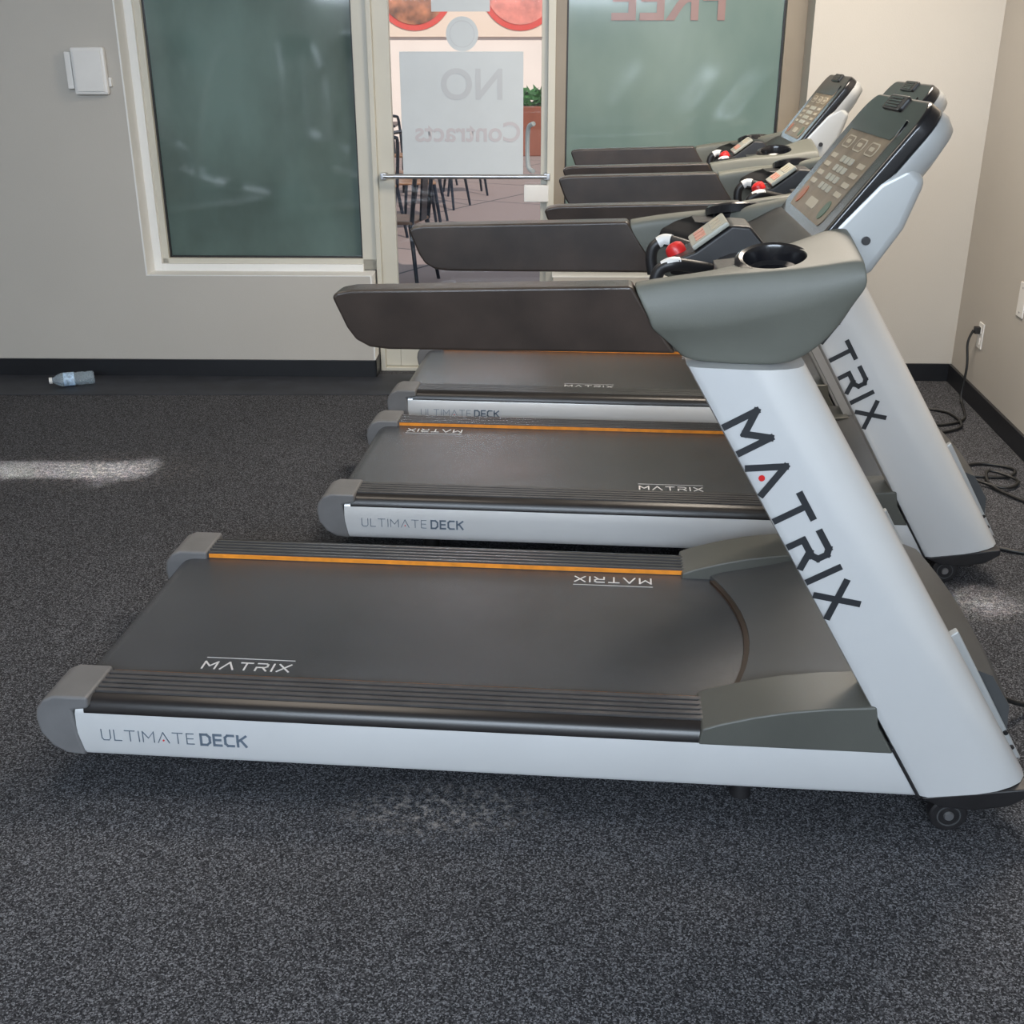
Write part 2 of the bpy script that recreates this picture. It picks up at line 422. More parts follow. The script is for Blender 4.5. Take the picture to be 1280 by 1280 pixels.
    mc = bpy.data.meshes.new('cut'); bmc.to_mesh(mc); bmc.free()
    cut = bpy.data.objects.new('cut', mc); COL.objects.link(cut)
    bo = tmp.modifiers.new('b', 'BOOLEAN'); bo.operation = 'DIFFERENCE'; bo.object = cut; bo.solver = 'EXACT'
    bpy.context.view_layer.update()
    dg = bpy.context.evaluated_depsgraph_get()
    me2 = bpy.data.meshes.new_from_object(tmp.evaluated_get(dg))
    bpy.data.objects.remove(tmp); bpy.data.objects.remove(cut)
    me2.name = 'console_arm'; me2.materials.clear(); me2.materials.append(M_OLIVE)
    me2.polygons.foreach_set('use_smooth', [True]*len(me2.polygons)); me2.set_sharp_from_angle(angle=math.radians(35))
    arm = bpy.data.objects.new('console_arm', me2); COL.objects.link(arm); arm.parent = tm
    arm['label'] = 'olive-grey moulded console arm with a round cup holder'
    cup = revolve('cup_holder', [(.0, -.024), (.040, -.023), (.048, -.017), (.0525, .002), (.0560, .009), (.0625, .011), (.0700, .006), (.0715, -.012), (.0580, -.014), (.0550, -.030), (.0, -.030)], cc, cn, M_GLOSS, arm, n=44)
    cup['label'] = 'glossy black round cup holder'
    tray = [(1.235, 1.085), (1.245, 1.118), (1.28, 1.138), (1.32, 1.150), (1.37, 1.156), (1.38, 1.10), (1.34, 1.08)]
    prism('grip_tray', tray, .070, .19, M_BLACK, tm, bev=.008, fn=lambda x, y, z, F=F: F(x+(.08*(y-.07)/.12 if x < 1.3 else 0), y, z))
    # transport wheel
    wh = revolve('transport_wheel', [(.0, 0), (.035, 0), (.039, .004), (.039, .026), (.035, .03), (.0, .03)], F(1.868, .002, .0395), (0, 1 if s == 0 else -1, 0), M_BLACK, tm, n=32)
    revolve('wheel_rim', [(.022, -.0015), (.0245, -.0015), (.0245, .001), (.022, .001)], F(1.868, .002, .0395), (0, 1 if s == 0 else -1, 0), M_HOOD, wh, n=28, closed_prof=True)
    revolve('wheel_hub', [(.0, -.004), (.009, -.004), (.011, 0.0), (.011, .002), (0, .002)], F(1.868, .002, .0395), (0, 1 if s == 0 else -1, 0), M_STEEL, wh, n=20)
    cyl('levelling_foot', F(.25, .16, 0.0), F(.25, .16, .07), .028, M_BLACK, tm, r1=.018)
    cyl('levelling_foot', F(1.45, .10, 0.0), F(1.45, .10, .07), .024, M_BLACK, tm, r1=.014)
    br = prism('front_bracket', [(1.985, .12), (2.035, .12), (1.86, .42), (1.835, .40)], .105, .125, M_SILVER2, tm, bev=.004, fn=F)
    for bu, bz in ((2.003, .15), (1.985, .185)):
        cyl('bracket_bolt', F(bu+.006, .10, bz), F(bu+.006, .128, bz), .005, M_BLACK, br, n=12)
    # pulse grip
    gv = .29
    g = tube('pulse_grip', [F(1.36, gv+.06, 1.098), F(1.29, gv+.02, 1.116), F(1.25, gv, 1.122), F(1.225, gv, 1.110), F(1.218, gv, 1.085), F(1.224, gv, 1.048)], .0125, M_BLACK, tm, n=16, sx=1.1)
    tube('contact_plate', [F(1.262, gv+.006, 1.1235), F(1.246, gv, 1.1240), F(1.232, gv, 1.1170)], .0130, M_WHITE, g, n=16, sx=1.05, k=5)

# running belt
bp = []
for i in range(13):
    a = math.pi/2+math.pi*i/12; bp.append((0.0+.051*math.cos(a), .161+.051*math.sin(a)))
bp += [(1.52, .11), (1.52, .212)]
belt_mat = mat('running_belt_rubber', (0.042, 0.044, 0.050), 0.25, 0, 0.22, 3.0, 0.3, 900, spec=.8)
belt = prism('running_belt', bp, .130, W-.130, belt_mat, tm)
belt['label'] = 'dark grey textured running belt with small white lettering'
L0 = text_len('MATRIX', .42); bh = .031
bm = bmesh.new()
stroke_bm(bm, 'MATRIX', bh, .0042, (0, .172, .2123), (1, 0, 0), (0, 1, 0), (0, 0, 1), th=.0006, lines=[(-.1, L0+.1, 1.6, .0020)])
bl_n = finish('belt_lettering', bm, M_WHITEINK, belt, smooth=False); bl_n.location.x = .225
bm = bmesh.new()
stroke_bm(bm, 'MATRIX', bh, .0042, (L0*bh, W-.158, .2123), (-1, 0, 0), (0, -1, 0), (0, 0, 1), th=.0006, lines=[(-.1, L0+.1, 1.6, .0020)])
bl_f = finish('belt_lettering', bm, M_WHITEINK, belt, smooth=False); bl_f.location.x = 1.06

box('base_frame', (.08, .06, .062), (1.90, W-.06, .108), M_BLACK, tm, bev=.005)
cyl('rear_roller', (0.0, .12, .16), (0.0, W-.12, .16), .03, M_BLACK, tm)
# motor hood with curved rear edge
rings = []; lips = []
NV = 14
for i in range(NV+1):
    v = .12+(W-.24)*i/NV; q = 1-((v-W/2)/(W/2-.12))**2
    e = 1.405+.078*q
    rings.append([(e, v, .196), (e+.004, v, .222), (e+.03, v, .233), (1.60, v, .268), (1.75, v, .310), (1.86, v, .345+.02*q), (1.95+.02*q, v, .31), (1.995+.02*q, v, .24), (2.005+.02*q, v, .11), (1.9, v, .10), (1.5, v, .10)])
    if 0 < i < NV: lips.append([(e-.010, v, .2115), (e-.008, v, .218), (e+.01, v, .2205), (e+.01, v, .2115)])
hood = loft('motor_hood', rings, M_HOOD, tm, angle=38)
hood['label'] = 'dark grey curved motor hood'
loft('hood_lip', lips, mat('hood_lip_brown', (.03, .018, .012), .4), tm)

# dash between the arms
dash = [(1.33, 1.085), (1.335, 1.115), (1.37, 1.130), (1.42, 1.140), (1.46, 1.160), (1.50, 1.185), (1.53, 1.195), (1.575, 1.19), (1.58, 1.13), (1.50, 1.07), (1.38, 1.06)]
d1 = prism('dashboard', dash, .17, W-.17, M_BLACK, tm, bev=.010)
pod = [(1.25, 1.085), (1.252, 1.115), (1.30, 1.134), (1.372, 1.188), (1.41, 1.186), (1.46, 1.13), (1.33, 1.075)]
prism('control_pod', pod, .380, W-.380, M_BLACK, tm, bev=.007)
kd = Vector((.072, 0, .054)).normalized(); kn = Vector((-.054, 0, .072)).normalized()
def KP(s_, v_, n_):
    p = Vector((1.298, 0, 1.135))+kd*s_+kn*n_; return (p.x, v_, p.z)
kp = box('quick_keypad', (.0, .378, 0.0), (.088, W-.378, .012), M_KEY, tm, bev=.004, fn=lambda x, y, z: KP(x, y, z))
for i in range(3):
    for j in range(2):
        box('key', (.014+j*.038, .394+i*.036, .0115), (.038+j*.038, .420+i*.036, .0135), M_PINK if j == 0 else M_ICON, kp, bev=.001, fn=lambda x, y, z: KP(x, y, z))
sb = revolve('stop_button', [(.0, 0), (.021, 0), (.021, .012), (.018, .020), (.010, .025), (0, .026)], (1.268, W/2, 1.118), (-.5, 0, .85), M_RED, tm, n=28)
sb['label'] = 'red round emergency stop button'

# console head
CO = Vector((1.512, 0, 1.183)); CS = Vector((.60, 0, .80)).normalized(); CN = Vector((-.80, 0, .60)).normalized()
KS = 1.04
def CP(v, s_, n_):
    p = CO+CS*s_*KS+CN*n_
    return (p.x, W/2+v, p.z)
def rrect(hw, s0, s1, r, rt=None, k=6):
    rt = rt or r; pts = []
    for cx, cy, a0, rr in ((hw-r, s0+r, -90, r), (hw-rt, s1-rt, 0, rt), (-(hw-rt), s1-rt, 90, rt), (-(hw-r), s0+r, 180, r)):
        for i in range(k+1):
            a = math.radians(a0+90*i/k); pts.append((cx+rr*math.cos(a), cy+rr*math.sin(a)))
    return pts
def slab(name, pts, n0, n1, m, parent, bev=0, seg=3):
    bm = bmesh.new()
    A = [bm.verts.new(CP(a, b, n0)) for a, b in pts]; B = [bm.verts.new(CP(a, b, n1)) for a, b in pts]
    bm.faces.new(A); bm.faces.new(B); n = len(pts)
    for i in range(n): bm.faces.new((A[i], A[(i+1) % n], B[(i+1) % n], B[i]))
    bmesh.ops.recalc_face_normals(bm, faces=bm.faces)
    bevel_bm(bm, bev, seg, 50)
    return finish(name, bm, m, parent)
con = slab('console', rrect(.258, -.005, .300, .03, .055), -.028, .004, M_GLOSS, tm, bev=.008)
con['label'] = 'tilted black-faced control console with silver back'
rr = []
for hw, s0, s1, n_ in ((.2585, -.006, .301, -.027), (.2585, -.006, .301, -.042), (.248, .0, .292, -.066), (.205, .03, .26, -.082), (.12, .07, .2, -.088)):
    rr.append([CP(a, b, n_) for a, b in rrect(hw, s0, s1, min(.035, hw*.4), min(.058, hw*.4))])
loft('console_back_shell', rr, M_SILVER2, con, angle=50)
slab('display_panel', rrect(.190, .022, .242, .02), .004, .0055, M_TAN, con)
slab('display_screen', rrect(.190, .212, .256, .012), .0055, .0065, M_GLOSS, con)
for i in (-1, 0, 1):
    ring = rrect(.040, .172, .200, .012)
    sl = slab('program_key', [(a+i*.115, b) for a, b in ring], .0055, .0064, M_ICON, con)
    slab('key_print', [(a*.88+i*.115, (b-.186)*.80+.186) for a, b in ring], .0064, .0067, M_TAN, sl)
    slab('key_print', [(a*.5+i*.115, (b-.186)*.3+.186) for a, b in ring], .0067, .0070, M_ICON, sl)
for i in range(3):
    for j in range(4):
        slab('number_key', [(a+(i-1)*.042, b+j*.021) for a, b in rrect(.016, .080, .094, .003, k=2)], .0055, .0068, M_KEY, con)
for sx, mm in ((-.14, M_GREEN), (.14, M_ORD)):
    rk = slab('round_key', [(sx+.022*math.cos(t*math.pi/12), .052+.020*math.sin(t*math.pi/12)) for t in range(24)], .0055, .007, mm, con)
for sx in (-.14, .14):
    for j in range(4):
        slab('side_key', [(a+sx, b+j*.021) for a, b in rrect(.028, .082, .092, .003, k=2)], .0055, .0066, M_ICON, con)
slab('start_print', rrect(.045, .040, .060, .006), .0055, .0065, M_ICON, con)
slab('device_cradle', rrect(.075, .268, .300, .008), .0, .009, M_BLACK, con, bev=.003)
for k in range(4):
    slab('cradle_slot', rrect(.05, .273+k*.006, .276+k*.006, .001, k=1), .0085, .0105, M_GLOSS, con)
nk = [(1.50, 1.13), (1.54, 1.22), (1.61, 1.30), (1.665, 1.33), (1.70, 1.30), (1.67, 1.21), (1.62, 1.13), (1.56, 1.09)]
prism('console_neck', nk, .185, W-.185, M_SILVER2, tm, bev=.018)
for s in (0, 1):
    y0 = .182 if s == 0 else W-.182
    revolve('pivot_bolt', [(0, -.002), (.008, -.002), (.008, .003), (0, .003)], (1.60, y0, 1.19), (0, -1 if s == 0 else 1, 0), M_BLACK, tm, n=16)

tm.location = (-.949, 2.083, 0); tm.rotation_euler = (0, 0, math.radians(-4.95))
tm['label'] = 'silver and black commercial treadmill at the open end of the row'
tm['category'] = 'treadmill'; tm['group'] = 'row of treadmills'

def dup(root, loc, label):
    def rec(o, p):
        c = o.copy(); COL.objects.link(c)
        if p: c.parent = p; c.matrix_parent_inverse = o.matrix_parent_inverse.copy()
        for ch in o.children: rec(ch, c)
        return c
    r = rec(root, None); r.location = loc; r['label'] = label
    return r
t2 = dup(tm, (-.530, 3.277, 0), 'silver and black commercial treadmill between two others in the row')
t3 = dup(tm, (-.430, 4.450, 0), 'silver and black commercial treadmill standing beside the glass door')
def near_far(root, a_near, b_far):
    for c in root.children:
        if c.name.startswith('running_belt'):
            for k in c.children:
                if k.name.startswith('belt_lettering'):
                    k.location.x = a_near if k.data == bl_n.data else b_far
near_far(t2, .93, .08); near_far(t3, .64, 1.16)

# ------------------------------------------------------------------ ROOM
MW = Matrix.Translation((-1.2, 5.5, 0)) @ Matrix.Rotation(math.radians(-1.3), 4, 'Z') @ Matrix.Translation((1.2, -5.5, 0))
def struct(o, wall=True):
    if wall and o.parent is None: o.matrix_world = MW
    o['kind'] = 'structure'; return o

def multi_box(name, boxes, m, bev=0.0, parent=None):
    bm = bmesh.new()
    for lo, hi in boxes:
        b2 = bmesh.new(); bmesh.ops.create_cube(b2, size=1)
        for v in b2.verts:
            v.co = Vector([lo[i]+(v.co[i]+.5)*(hi[i]-lo[i]) for i in range(3)])
        if bev: bevel_bm(b2, bev, 2)
        t = bpy.data.meshes.new('t'); b2.to_mesh(t); b2.free(); bm.from_mesh(t); bpy.data.meshes.remove(t)
    return finish(name, bm, m, parent)

CH = 2.8
struct(multi_box('wall_north', [((-4.6, 5.5, 0), (-1.79, 5.8, CH)), ((-1.79, 5.5, 0), (-.69, 5.8, .506)), ((.20, 5.5, 0), (1.345, 5.8, .506)),
     ((1.345, 5.5, 0), (2.30, 5.8, CH)), ((-1.79, 5.5, 2.35), (1.345, 5.8, CH))], M_WALL))
RW = Matrix.Translation((2.18, 5.42, 0)) @ Matrix.Rotation(math.radians(-5.7), 4, 'Z')
wr = box('wall_east', (0, -8.6, 0), (.15, .5, CH), M_WALLE); wr.matrix_world = RW; wr['kind'] = 'structure'
wl = box('wall_west', (-4.7, -3.0, 0), (-4.55, 5.8, CH), M_WALL); wl['kind'] = 'structure'
ws = box('wall_south', (-4.7, -3.15, 0), (2.5, -3.0, CH), M_WALL); ws['kind'] = 'structure'
cl = box('ceiling', (-4.8, -3.2, CH), (3.0, 5.95, CH+.1), M_CEIL); cl['kind'] = 'structure'
fl = box('floor', (-4.7, -3.15, -.1), (3.0, 5.79, 0.0), M_FLOOR); fl['kind'] = 'structure'
ts = box('trim_1', (-4.55, 5.165, 0.0), (-.50, 5.53, .004), M_STRIP, bev=.002); ts['kind'] = 'structure'
struct(multi_box('baseboard_north', [((-4.55, 5.486, 0), (-.678, 5.50, .088)), ((-.69, 5.486, 0), (-.678, 5.66, .088)), ((1.1, 5.486, 0), (2.17, 5.50, .088))], M_BASE, .002))
be = box('baseboard_east', (-.014, -8.4, 0), (0, -.0, .088), M_BASE, bev=.002); be.matrix_world = RW; be['kind'] = 'structure'
struct(multi_box('trim_2', [((-1.792, 5.499, .504), (-.685, 5.66, .509)), ((-1.792, 5.499, .506), (-1.784, 5.66, 2.35)), ((-1.786, 5.615, .508), (-1.745, 5.66, 2.35)),
     ((-1.745, 5.615, .508), (-.74, 5.66, .543)), ((-.692, 5.499, .02), (-.684, 5.66, .506)), ((.195, 5.499, .504), (1.347, 5.66, .510))], M_REVEAL, .001))

def window(name, x0, x1, z0, z1, fw, glass, framem):
    f = multi_box(name, [((x0, 5.64, z0), (x0+fw[0], 5.72, z1)), ((x1-fw[1], 5.64, z0), (x1, 5.72, z1)), ((x0, 5.64, z0), (x1, 5.72, z0+.055)), ((x0, 5.64, z1-.06), (x1, 5.72, z1))], framem, .003)
    struct(f)
    g = box('window_glass', (x0+fw[0], 5.675, z0+.055), (x1-fw[1], 5.685, z1-.06), glass, f)
    k = .008
    a, b, c, d = x0+fw[0], x1-fw[1], z0+.055, z1-.06
    multi_box('gasket', [((a, 5.662, c), (a+k, 5.676, d)), ((b-k, 5.662, c), (b, 5.676, d)), ((a, 5.662, c), (b, 5.676, c+k))], M_BLACK, 0, f)
    return f
w1 = window('window_1', -1.79, -.675, .512, 2.35, (.075, .07), M_GLASS1, M_FRAME)
w2 = window('window_2', .195, 1.345, .512, 2.35, (.055, .095), M_GLASS2, M_FRAMEB)

def font_obj(name, text, size, center, m, parent, mirror=True, y=5.67, extr=.001):
    cu = bpy.data.curves.new('f', 'FONT'); cu.body = text; cu.size = size; cu.align_x = 'CENTER'; cu.align_y = 'CENTER'
    cu.offset = size*.018
    t = bpy.data.objects.new('t', cu); COL.objects.link(t); bpy.context.view_layer.update()
    dg = bpy.context.evaluated_depsgraph_get()
    me = bpy.data.meshes.new_from_object(t.evaluated_get(dg)); bpy.data.objects.remove(t)
    for v in me.vertices:
        x, yy = v.co.x, v.co.y
        v.co = Vector((center[0]+(-x if mirror else x), y, center[1]+yy))
    me.materials.clear(); me.materials.append(m)
    o = bpy.data.objects.new(name, me); COL.objects.link(o); o.parent = parent
    return o
M_REDINK = mat('faded_red_print', (0.27, 0.16, 0.14), 0.3, 0, 0.1, 8)
font_obj('window_lettering', 'FREE', .26, (.72, 1.735), M_REDINK, w2)
def bars(name, L, m, parent=None, bev=.003): return multi_box(name, L, m, bev, parent)
door = bars('door_1', [((-.665, 5.65, .02), (-.575, 5.70, 2.2)), ((.135, 5.65, .02), (.19, 5.70, 2.2)), ((-.575, 5.65, .02), (.135, 5.70, .42)), ((-.575, 5.65, 2.1), (.135, 5.70, 2.2))], M_FRAME)
struct(door)
fr = struct(bars('trim_3', [((-.675, 5.62, 0), (-.650, 5.74, 2.35)), ((.165, 5.62, 0), (.200, 5.74, 2.35)), ((-.675, 5.62, 2.2), (.2, 5.74, 2.35)), ((-.65, 5.62, 0.0), (.165, 5.74, .018))], M_FRAME))
box('door_glass', (-.575, 5.670, .42), (.135, 5.678, 2.1), M_CLEAR, door)
pb = tube('push_bar', [(-.62, 5.60, .965), (.165, 5.60, .965)], .011, M_STEEL, door, k=1, n=14)
box('bar_bracket', (-.635, 5.595, .95), (-.605, 5.65, .98), M_STEEL, door, bev=.003)
box('bar_bracket', (.15, 5.595, .95), (.18, 5.65, .98), M_STEEL, door, bev=.003)
lk = box('lock_box', (.055, 5.61, .845), (.175, 5.65, .925), M_WHITE, door, bev=.006)
lk['label'] = 'white plastic latch box'
tube('pull_handle', [(.10, 5.70, 1.20), (.075, 5.74, 1.18), (.07, 5.76, 1.10), (.075, 5.74, 1.0), (.10, 5.70, .98)], .011, M_WHITE, door, n=12)
M_SIGN = mat('sign_back', (0.54, 0.575, 0.595), 0.45, 0, 0.03, 5)
M_SIGNINK = mat('sign_showthrough', (0.475, 0.495, 0.52), 0.5, 0, 0.03, 5)
M_SIGNPINK = mat('sign_showthrough_pink', (0.50, 0.47, 0.49), 0.5, 0, 0.03, 5)
sg = box('door_sign', (-.53, 5.660, .962), (.050, 5.666, 1.52), M_SIGN, door, bev=.001)
font_obj('sign_lettering', 'NO', .19, (-.19, 1.37), M_SIGNINK, sg, y=5.6585)
font_obj('sign_lettering', 'Contracts', .125, (-.215, 1.16), M_SIGNPINK, sg, y=5.6585)
dc = revolve('round_sticker', [(0, 0), (.075, 0), (.075, .002), (0, .002)], (-.235, 5.664, 1.595), (0, 1, 0), M_SIGN, door, n=40)
revolve('sticker_ring', [(.055, -.001), (.058, -.001), (.058, .0), (.055, 0)], (-.235, 5.664, 1.595), (0, 1, 0), M_SIGNINK, dc, n=40, closed_prof=True)
box('paper_notice', (-.375, 5.660, 1.69), (-.105, 5.665, 1.92), M_SIGN, door)

wb = bpy.data.objects.new('wall_intercom', None); COL.objects.link(wb); wb.location = (-1.93, 5.515, 1.44)
wb['label'] = 'white plastic box mounted on the painted wall beside the window'; wb['category'] = 'wall box'
box('housing', (-.075, -.035, -.105), (.08, .0, .10), M_WHITE, wb, bev=.012)
box('side_bracket', (-.105, -.028, -.08), (-.076, .0, .08), M_WHITE, wb, bev=.005)
box('side_clip', (.081, -.02, -.07), (.094, .0, -.03), M_WHITE, wb, bev=.003)
box('cover', (-.06, -.041, -.09), (.066, -.034, .085), M_WHITE, wb, bev=.006)
def on_east(name):
    e = bpy.data.objects.new(name, None); COL.objects.link(e); return e
ol = on_east('wall_outlet'); ol.matrix_world = RW @ Matrix.Translation((0, -.385, .32))
ol['label'] = 'white wall power outlet with a black plug in it'; ol['category'] = 'power outlet'
box('cover_plate', (-.006, -.036, -.058), (0, .036, .058), M_WHITE, ol, bev=.003)
for zz in (-.025, .025):
    box('socket', (-.009, -.017, zz-.015), (-.005, .017, zz+.015), M_WHITE, ol, bev=.002)
ol2 = on_east('white_wall_panel'); ol2.matrix_world = RW @ Matrix.Translation((0, -.84, .575))  # plain white panel on the side wall, purpose undetermined
ol2['label'] = 'small white panel on the side wall'; ol2['category'] = 'wall plate'
box('cover_plate', (-.006, -.04, -.07), (0, .04, .07), M_WHITE, ol2, bev=.003)
for zz in (-.05, .05):
    cyl('screw', (-.008, 0, zz), (-.004, 0, zz), .004, M_STEEL, ol2, n=12)

def cord(pts, label, r=.006):
    o = tube('cable', pts, r, M_CORD, None, k=8, n=8); o['label'] = label; o['category'] = 'cable'; o['group'] = 'treadmill power cables'; return o
OP = RW @ Vector((-.02, -.385, .345))
plug = box('power_plug', (-.035, -.015, -.016), (-.0095, .015, .016), M_CORD, None, bev=.004); plug.matrix_world = RW @ Matrix.Translation((0, -.385, .345))
plug['label'] = 'black power plug seated in the wall outlet'; plug['category'] = 'plug'
cord([(OP.x-.018, OP.y, OP.z), (OP.x-.035, OP.y-.0, OP.z-.06), (OP.x-.03, OP.y-.02, .18), (OP.x-.04, OP.y-.03, .04), (OP.x-.05, OP.y-.1, .008), (2.0, 4.75, .008), (1.85, 4.68, .008), (1.76, 4.80, .008), (1.84, 4.93, .008), (1.97, 4.86, .008), (1.96, 4.66, .010), (1.82, 4.56, .008), (1.68, 4.50, .008)],
     'black power cord hanging from the outlet and coiled on the floor')
cord([(1.62, 4.16, .03), (1.74, 4.06, .008), (1.90, 4.03, .008), (1.96, 4.12, .008), (1.86, 4.18, .008), (1.76, 4.12, .012), (1.74, 4.0, .018), (1.84, 3.90, .012), (1.92, 3.98, .012), (1.84, 4.06, .022), (1.80, 3.92, .012), (1.88, 3.72, .008), (1.92, 3.52, .008), (1.82, 3.40, .008), (1.70, 3.32, .008), (1.60, 3.36, .008)],
     'black power cord looped on the floor beside a treadmill')
cord([(1.14, 2.34, .12), (1.20, 2.35, .06), (1.32, 2.40, .008), (1.50, 2.45, .008), (1.62, 2.40, .008)], 'black power cord leaving the base of a treadmill')

wbt = bpy.data.objects.new('water_bottle', None); COL.objects.link(wbt)
revolve('bottle_body', [(0, 0), (.026, 0), (.032, .006), (.032, .03), (.029, .04), (.032, .05), (.032, .075), (.029, .083), (.032, .09), (.033, .15), (.026, .17), (.014, .187), (.013, .195), (0, .195)], (-.1, 0, .034), (1, 0, 0), M_BOTTLE, wbt)
revolve('bottle_cap', [(0, 0), (.0155, 0), (.0155, .014), (0, .014)], (.094, 0, .034), (1, 0, 0), M_WHITE, wbt)
lbm = mat('bottle_label', (0.38, 0.52, 0.72), 0.4, 0, 0.5, 60)
revolve('bottle_label', [(.0325, 0), (.0335, 0), (.0335, .05), (.0325, .05)], (-.008, 0, .034), (1, 0, 0), lbm, wbt, closed_prof=True)
wbt.location = (-2.15, 5.32, .004); wbt.rotation_euler = (0, 0, math.radians(200))
wbt['label'] = 'empty clear plastic water bottle lying on the floor by the wall'; wbt['category'] = 'bottle'

# elliptical machines across the room (seen only as reflections in the tinted glass)
def elliptical():
    e = bpy.data.objects.new('elliptical_trainer', None); COL.objects.link(e)
    e['label'] = 'silver and black elliptical trainer across the gym floor'; e['category'] = 'exercise machine'; e['group'] = 'elliptical trainers'
    tube('base_rail', [(-.7, 0, .05), (.7, 0, .05)], .04, M_SILVER2, e, k=1, n=12)
    for xx in (-.7, .7):
        box('foot_bar', (xx-.04, -.3, 0), (xx+.04, .3, .07), M_BLACK, e, bev=.01)
    revolve('flywheel_housing', [(0, 0), (.28, 0), (.31, .03), (.31, .13), (.28, .16), (0, .16)], (.45, -.08, .42), (0, 1, 0), M_SILVER2, e, n=36)
    tube('mast', [(.35, 0, .5), (.22, 0, 1.0), (.18, 0, 1.5)], .05, M_SILVER2, e, n=12)
    box('console', (.08, -.18, 1.45), (.16, .18, 1.70), M_GLOSS, e, bev=.02)
    for sy in (-1, 1):
        tube('swing_arm', [(.30, sy*.26, .35), (.28+.1*sy, sy*.28, 1.0), (.18+.14*sy, sy*.27, 1.35), (.0+.15*sy, sy*.24, 1.62)], .032, M_SILVER, e, n=10)
        tube('pedal_arm', [(.45, sy*.2, .45), (-.1, sy*.2, .32+.06*sy), (-.62, sy*.2, .14)], .032, M_SILVER, e, n=10)
        box('pedal', (-.35, sy*.2-.07, .30+.05*sy), (.0, sy*.2+.07, .34+.05*sy), M_BLACK, e, bev=.01)
    return e
e0 = elliptical(); e0.location = (-1.75, -.5, 0); e0.rotation_euler = (0, 0, math.radians(150))
for (x, y, r_) in [(-2.75, -1.9, 60), (-3.4, -.4, 125)]:
    c = e0.copy(); COL.objects.link(c); c.location = (x, y, 0); c.rotation_euler = (0, 0, math.radians(r_))
    for ch in e0.children:
        k = ch.copy(); COL.objects.link(k); k.parent = c

# ------------------------------------------------------------------ OUTSIDE
M_PAVE = bpy.data.materials.new('pavement'); M_PAVE.use_nodes = True
nt = M_PAVE.node_tree; b = nt.nodes['Principled BSDF']; b.inputs['Roughness'].default_value = .8
tc = nt.nodes.new('ShaderNodeTexCoord'); br = nt.nodes.new('ShaderNodeTexBrick'); br.offset = 0
br.inputs['Scale'].default_value = 1; br.inputs['Brick Width'].default_value = 1.6; br.inputs['Row Height'].default_value = 1.6
br.inputs['Mortar Size'].default_value = .015
br.inputs['Color1'].default_value = (.30, .22, .20, 1); br.inputs['Color2'].default_value = (.26, .19, .175, 1); br.inputs['Mortar'].default_value = (.06, .05, .055, 1)
mp = nt.nodes.new('ShaderNodeMapping'); mp.inputs['Rotation'].default_value = (0, 0, .5); nt.links.new(tc.outputs['Object'], mp.inputs['Vector'])
nt.links.new(mp.outputs['Vector'], br.inputs['Vector']); nt.links.new(br.outputs['Color'], b.inputs['Base Color'])
gr = box('ground', (-14, 5.79, -.12), (14, 30, -.02), M_PAVE); gr['kind'] = 'structure'
M_FAC = wall_mat('stucco_pale', (0.85, 0.73, 0.66))
fc = box('wall_exterior', (-12, 22, -.02), (12, 22.4, 6), M_FAC); fc['kind'] = 'structure'
pst = bpy.data.objects.new('food_poster', None); COL.objects.link(pst); pst.location = (-1.2, 21.975, 2.50)
pst['label'] = 'wide food poster with round dishes on the pale building front'; pst['category'] = 'poster'
box('board', (-1.6, -.03, -.72), (2.6, .02, .8), mat('poster_cream', (.80, .62, .50), .6), pst)
M_F1 = mat('dish_brown', (.36, .12, .05), .6, 0, .7, 5); M_F2 = mat('dish_pink', (.72, .22, .17), .6, 0, .3, 5); M_F3 = mat('dish_rim', (.70, .06, .04), .6)
for x, mm in ((-.55, M_F1), (1.35, M_F2)):
    revolve('dish_rim', [(.0, 0), (.72, 0), (.72, .01), (0, .01)], (x, -.045, .1), (0, 1, 0), M_F3, pst, n=40)
    revolve('dish', [(.0, 0), (.62, 0), (.62, .012), (0, .012)], (x, -.056, .1), (0, 1, 0), mm, pst, n=40)

def chair(x, y, rz):
    e = bpy.data.objects.new('metal_chair', None); COL.objects.link(e)
    box('seat', (-.19, -.19, .435), (.19, .19, .46), M_SEAT, e, bev=.01)
    for sx in (-1, 1):
        for sy in (-1, 1):
            bm = bmesh.new(); cyl_bm(bm, (sx*.17, sy*.17, .44), (sx*.23, sy*.23, 0), .018, .013, n=8); finish('leg', bm, M_CHAIR, e)
    tube('back_frame', [(-.17, .18, .44), (-.17, .22, .80), (-.12, .235, .86), (.12, .235, .86), (.17, .22, .80), (.17, .18, .44)], .016, M_CHAIR, e, k=4, n=8)
    box('back_splat', (-.06, .195, .45), (.06, .21, .85), M_CHAIR, e, bev=.003, fn=lambda a, b2, c: (a, b2+(c-.45)*.07, c))
    e.location = (x, y, -.02); e.rotation_euler = (0, 0, rz)
    e['label'] = 'black metal patio chair with a brown seat on the pavement'; e['category'] = 'chair'; e['group'] = 'patio chairs outside the door'
    return e
chair(-.82, 8.1, math.radians(-105)); chair(-.95, 11.4, math.radians(-60)); chair(-1.55, 12.6, math.radians(170)); chair(-.75, 12.4, math.radians(-20))
chair(-1.25, 10.3, math.radians(-150)); chair(-1.0, 14.6, math.radians(30)); chair(-.55, 13.6, math.radians(100))
chair(-1.2, 13.4, math.radians(60)); chair(-.9, 10.6, math.radians(10))
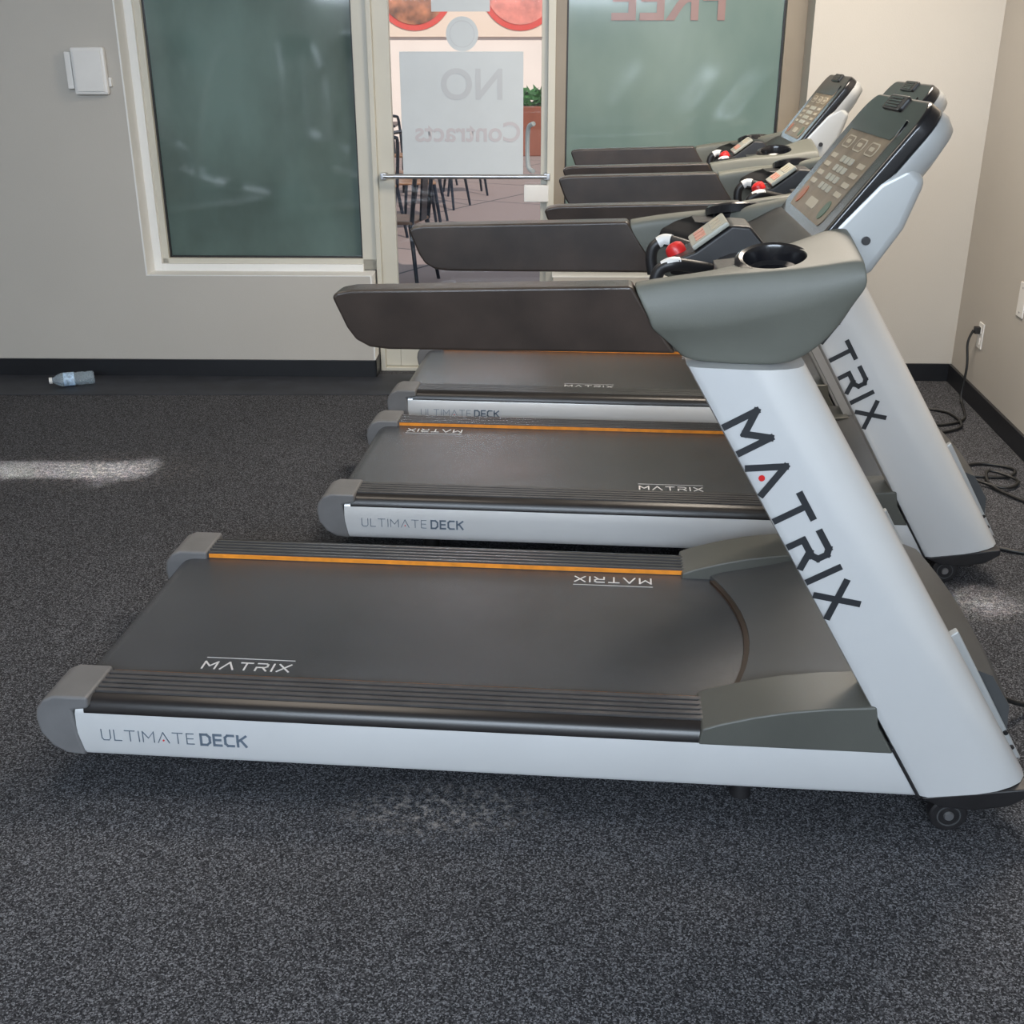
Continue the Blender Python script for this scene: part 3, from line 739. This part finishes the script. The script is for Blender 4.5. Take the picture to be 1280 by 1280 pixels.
def table(x, y):
    tb = bpy.data.objects.new('patio_table', None); COL.objects.link(tb); tb.location = (x, y, -.02)
    tb['label'] = 'dark square patio table on the pavement'; tb['category'] = 'table'; tb['group'] = 'patio tables outside the door'
    box('table_top', (-.36, -.36, .71), (.36, .36, .74), M_CHAIR, tb, bev=.005)
    cyl('table_post', (0, 0, .02), (0, 0, .71), .03, M_CHAIR, tb); cyl('table_base', (0, 0, 0), (0, 0, .02), .26, M_CHAIR, tb)
table(-1.65, 11.5); table(-1.75, 14.4)
pl = bpy.data.objects.new('planter', None); COL.objects.link(pl); pl.location = (.45, 19, -.02)
pl['label'] = 'reddish planter box with a low green hedge'; pl['category'] = 'planter'
box('planter_box', (-.6, -.25, 0), (.9, .25, .75), M_POT, pl, bev=.02)
bm = bmesh.new()
for i in range(260):
    c = Vector((random.uniform(-.5, .8), random.uniform(-.2, .2), random.uniform(.74, 1.0)))
    a = Vector((random.gauss(0, 1), random.gauss(0, 1), random.gauss(0, 1))).normalized()*.09; b2 = a.orthogonal().normalized()*.045
    vs = [bm.verts.new(c-a), bm.verts.new(c+b2), bm.verts.new(c+a), bm.verts.new(c-b2)]; bm.faces.new(vs)
hf = finish('foliage', bm, M_LEAF, pl, smooth=False)

# ------------------------------------------------------------------ LIGHT
def area(name, loc, rot, sx, sy, e, col, spread=180):
    l = bpy.data.lights.new(name, 'AREA'); l.shape = 'RECTANGLE'; l.size = sx; l.size_y = sy; l.energy = e; l.color = col
    l.spread = math.radians(spread)
    o = bpy.data.objects.new(name, l); COL.objects.link(o); o.location = loc; o.rotation_euler = [math.radians(a) for a in rot]; return o
area('window_daylight', (-.4, -2.85, 2.42), (62, 0, 0), 4.6, .7, 345, (0.74, 0.86, 1.0))
area('ceiling_panel_light', (-1.0, 2.6, CH-.02), (0, 0, 0), 1.0, 1.0, 22, (1.0, 0.88, 0.74))
area('ceiling_panel_light', (1.2, 3.9, CH-.02), (0, 0, 0), 1.0, .8, 80, (1.0, 0.88, 0.74))
area('added_patch_lamp', (-3.62, 4.13, 2.5), (0, -33, 0), .95, .17, 1.9, (1, .95, .90), 2)  # indoor lamp added to cast the sun patch on the left floor
area('added_patch_lamp', (-1.52, 4.10, 2.5), (0, 0, 62), .34, .07, .10, (1, .95, .90), 3)  # added lamp for the angled end of that patch
area('added_patch_lamp', (1.4, 2.97, 2.5), (0, 0, 0), .12, .12, .22, (1, .95, .88), 4)  # added lamp for the small sun patch at right
area('added_patch_lamp', (-.02, 4.84, 2.5), (0, 0, -5), .42, .22, .45, (1, .55, .38), 9)  # lamp added overhead; imitates bright pavement reflected in the far belt
area('added_patch_lamp', (-.02, 3.58, 2.5), (0, 0, -5), .24, .05, .12, (1, .55, .38), 9)  # same added warm glow for the middle belt
sn = bpy.data.lights.new('sun', 'SUN'); sn.energy = 4.2; sn.angle = math.radians(.5); sn.color = (1, .92, .84)
so = bpy.data.objects.new('sun', sn); COL.objects.link(so); so.rotation_euler = (math.radians(42), math.radians(25), 0)
wd = bpy.data.worlds.new('world'); scene.world = wd; wd.use_nodes = True
bg = wd.node_tree.nodes['Background']; bg.inputs[0].default_value = (.72, .84, 1, 1); bg.inputs[1].default_value = .8

cam = bpy.data.cameras.new('camera'); cam.sensor_width = 36; cam.lens = 1400/1280*36
co = bpy.data.objects.new('camera', cam); COL.objects.link(co); co.location = (0, 0, 1.515)
co.rotation_euler = (math.radians(90-22.3), 0, 0)
scene.camera = co
